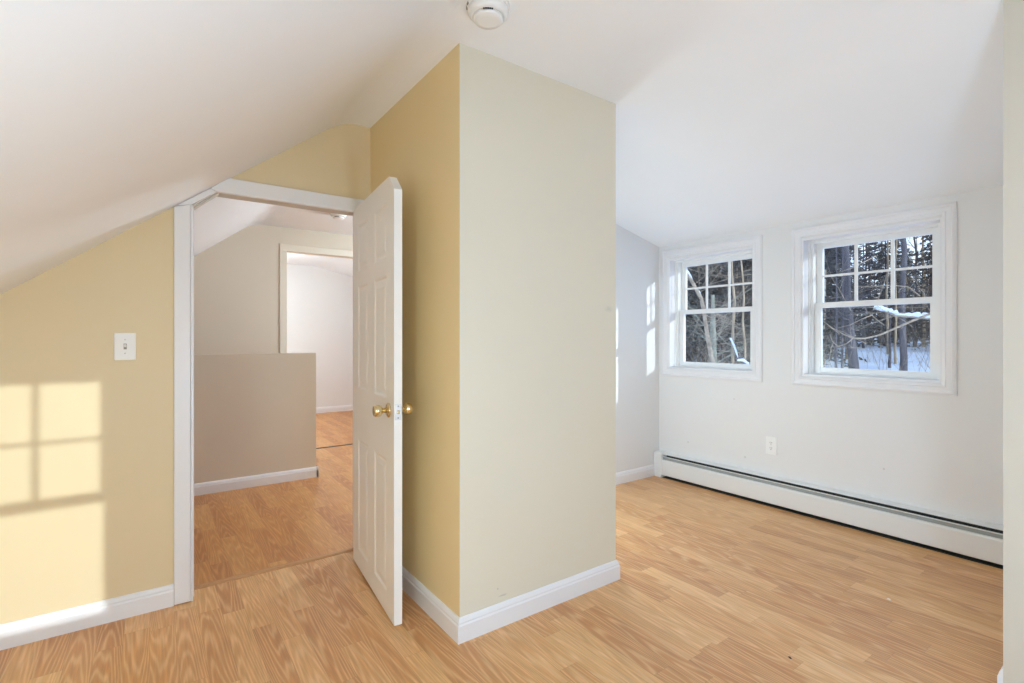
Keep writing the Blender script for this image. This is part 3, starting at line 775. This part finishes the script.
def pos(d0, d1, t0, t1):
    for _ in range(60):
        d = random.uniform(d0, d1); t = random.uniform(t0, t1)          # t = tangent off the forward axis
        p = FWD*d + RGT*(t*d)
        if p.x > 14: return p
    return p
protos = [bare_tree_mb(random.uniform(11, 16), random.uniform(.08, .17), 16, .12).build('bare_tree', M[k]) for k in ('bark', 'bark', 'bark_tan', 'twig', 'bark')]
used = set()
BL = 'bare trunk standing among many others in the woods behind the windows'
for i in range(80):
    k = random.randrange(5); p = pos(42, 66, .25, .98) if i % 3 else pos(27, 40, .25, .62); s = random.uniform(.75, 1.15); rz = random.uniform(0, 6.28)
    if k not in used:
        used.add(k); o = protos[k]; o.location = (p.x, p.y, ground_z(p.x, p.y)); o.rotation_euler = (0, 0, rz); tag(o, BL, 'tree', 'bare trees in the woods')
    else: plant('bare_tree', protos[k], p.x, p.y, s, rz, BL, 'bare trees in the woods')
cp = [conifer_mb(random.uniform(11, 15), random.uniform(.12, .2), lo).build('evergreen_tree', [M['bark'], M['needle']], fix=False) for lo in (.04, .08, .15, .05)]
used = set(); EL = 'dark evergreen filling the background of the woods behind the windows'
for i in range(110):
    k = random.randrange(4); p = pos(40, 78, .22, 1.02) if i > 22 else pos(26, 40, .30, .62); s = random.uniform(.7, 1.1); rz = random.uniform(0, 6.28)
    if k not in used:
        used.add(k); o = cp[k]; o.location = (p.x, p.y, ground_z(p.x, p.y)); o.rotation_euler = (0, 0, rz); tag(o, EL, 'tree', 'evergreens in the woods')
    else: plant('evergreen_tree', cp[k], p.x, p.y, s, rz, EL, 'evergreens in the woods')
def shade_pine_mb(h, r):  # out-of-view pines added so their crowns shade the snow
    mb = MB(); pts = wob((0, 0, -.4), (random.uniform(-.3, .3), random.uniform(-.3, .3), h), 8, .06)
    mb.tube(pts, [r*(1.1-.105*i) for i in range(9)], 9, 0)
    for k in range(14):
        a = random.uniform(0, 6.28); branch(mb, (0, 0, random.uniform(.1, .45)*h), (math.cos(a), math.sin(a), random.uniform(-.3, .2)), random.uniform(.6, 1.8), .02, 1, 0, 3)
    z = h*.42
    while z < h*.98:
        L = 1.0 + (h-z)*.30
        for k in range(6):
            a = random.uniform(0, 2*math.pi); l_ = L*random.uniform(.6, 1.1); d = Vector((math.cos(a), math.sin(a), random.uniform(-.05, .3)))
            mb.tube([(0, 0, z), d*l_*.5 + Vector((0, 0, z)), d*l_ + Vector((0, 0, z))], [.05, .03, .008], 3, 0)
            for q_ in range(20):
                c = d*l_*random.uniform(.25, 1.05) + Vector((random.uniform(-.4, .4), random.uniform(-.4, .4), z + random.uniform(-.1, .25)))
                w = random.uniform(.22, .5); u = Vector((random.uniform(-1, 1), random.uniform(-1, 1), random.uniform(-.4, .6))).normalized(); t = u.cross(Vector((.2, .3, .9))).normalized()
                mb.add([c - u*w, c - t*w*.3, c + u*w, c + t*w*.45 + Vector((0, 0, .06))], [(0, 1, 3), (1, 2, 3)], 1)
        z += random.uniform(.4, .7)
    return mb
PL = 'tall pine with a high crown, added beside the window views to shade the snow'
pp = [shade_pine_mb(h, r).build('pine_tree', [M['bark'], M['needle']], fix=False) for h, r in ((17, .17), (19, .2), (15, .14))]
used = set()
for i in range(26):
    k = random.randrange(3); p = pos(26, 46, *random.choice(((.05, .33), (.50, .60), (.95, 1.2)))); s = random.uniform(.8, 1.1); rz = random.uniform(0, 6.28)
    if k not in used:
        used.add(k); o = pp[k]; o.location = (p.x, p.y, ground_z(p.x, p.y)); tag(o, PL, 'tree', 'pines added to shade the snow')
    else: plant('pine_tree', pp[k], p.x, p.y, s, rz, PL, 'pines added to shade the snow')
# tangled undergrowth
br = MB()
for i in range(520):
    p = pos(14, 36, .28, .92); z = ground_z(p.x, p.y)
    if .60 < (p @ RGT)/(p @ FWD) and random.random() < .75: continue
    branch(br, (p.x, p.y, z-.1), (random.uniform(-.7, .7), random.uniform(-.7, .7), 1), random.uniform(.8, 3.4), .011, 1, 0, 3)
tag(br.build('undergrowth', M['twig'], fix=False), 'tangle of bare twigs and brush under the trees', 'brush', kind='stuff')

# ------------------------------------------------------------------ daylight sampling portals in the window openings
def portal(loc, rot, sx, sy):
    ld = bpy.data.lights.new('portal', 'AREA'); ld.shape = 'RECTANGLE'; ld.size = sx; ld.size_y = sy; ld.cycles.is_portal = True
    o = bpy.data.objects.new('portal', ld); o.location = loc; o.rotation_euler = rot; COL.objects.link(o)
for (a, b_, c, d) in HOLES: portal((3.955, (a+b_)/2, (c+d)/2), (0, math.pi/2, 0), d-c, b_-a)
portal((RX, YB-.185, (RZ0+RZ1)/2), (math.pi/2, 0, 0), RW*2, RZ1-RZ0)
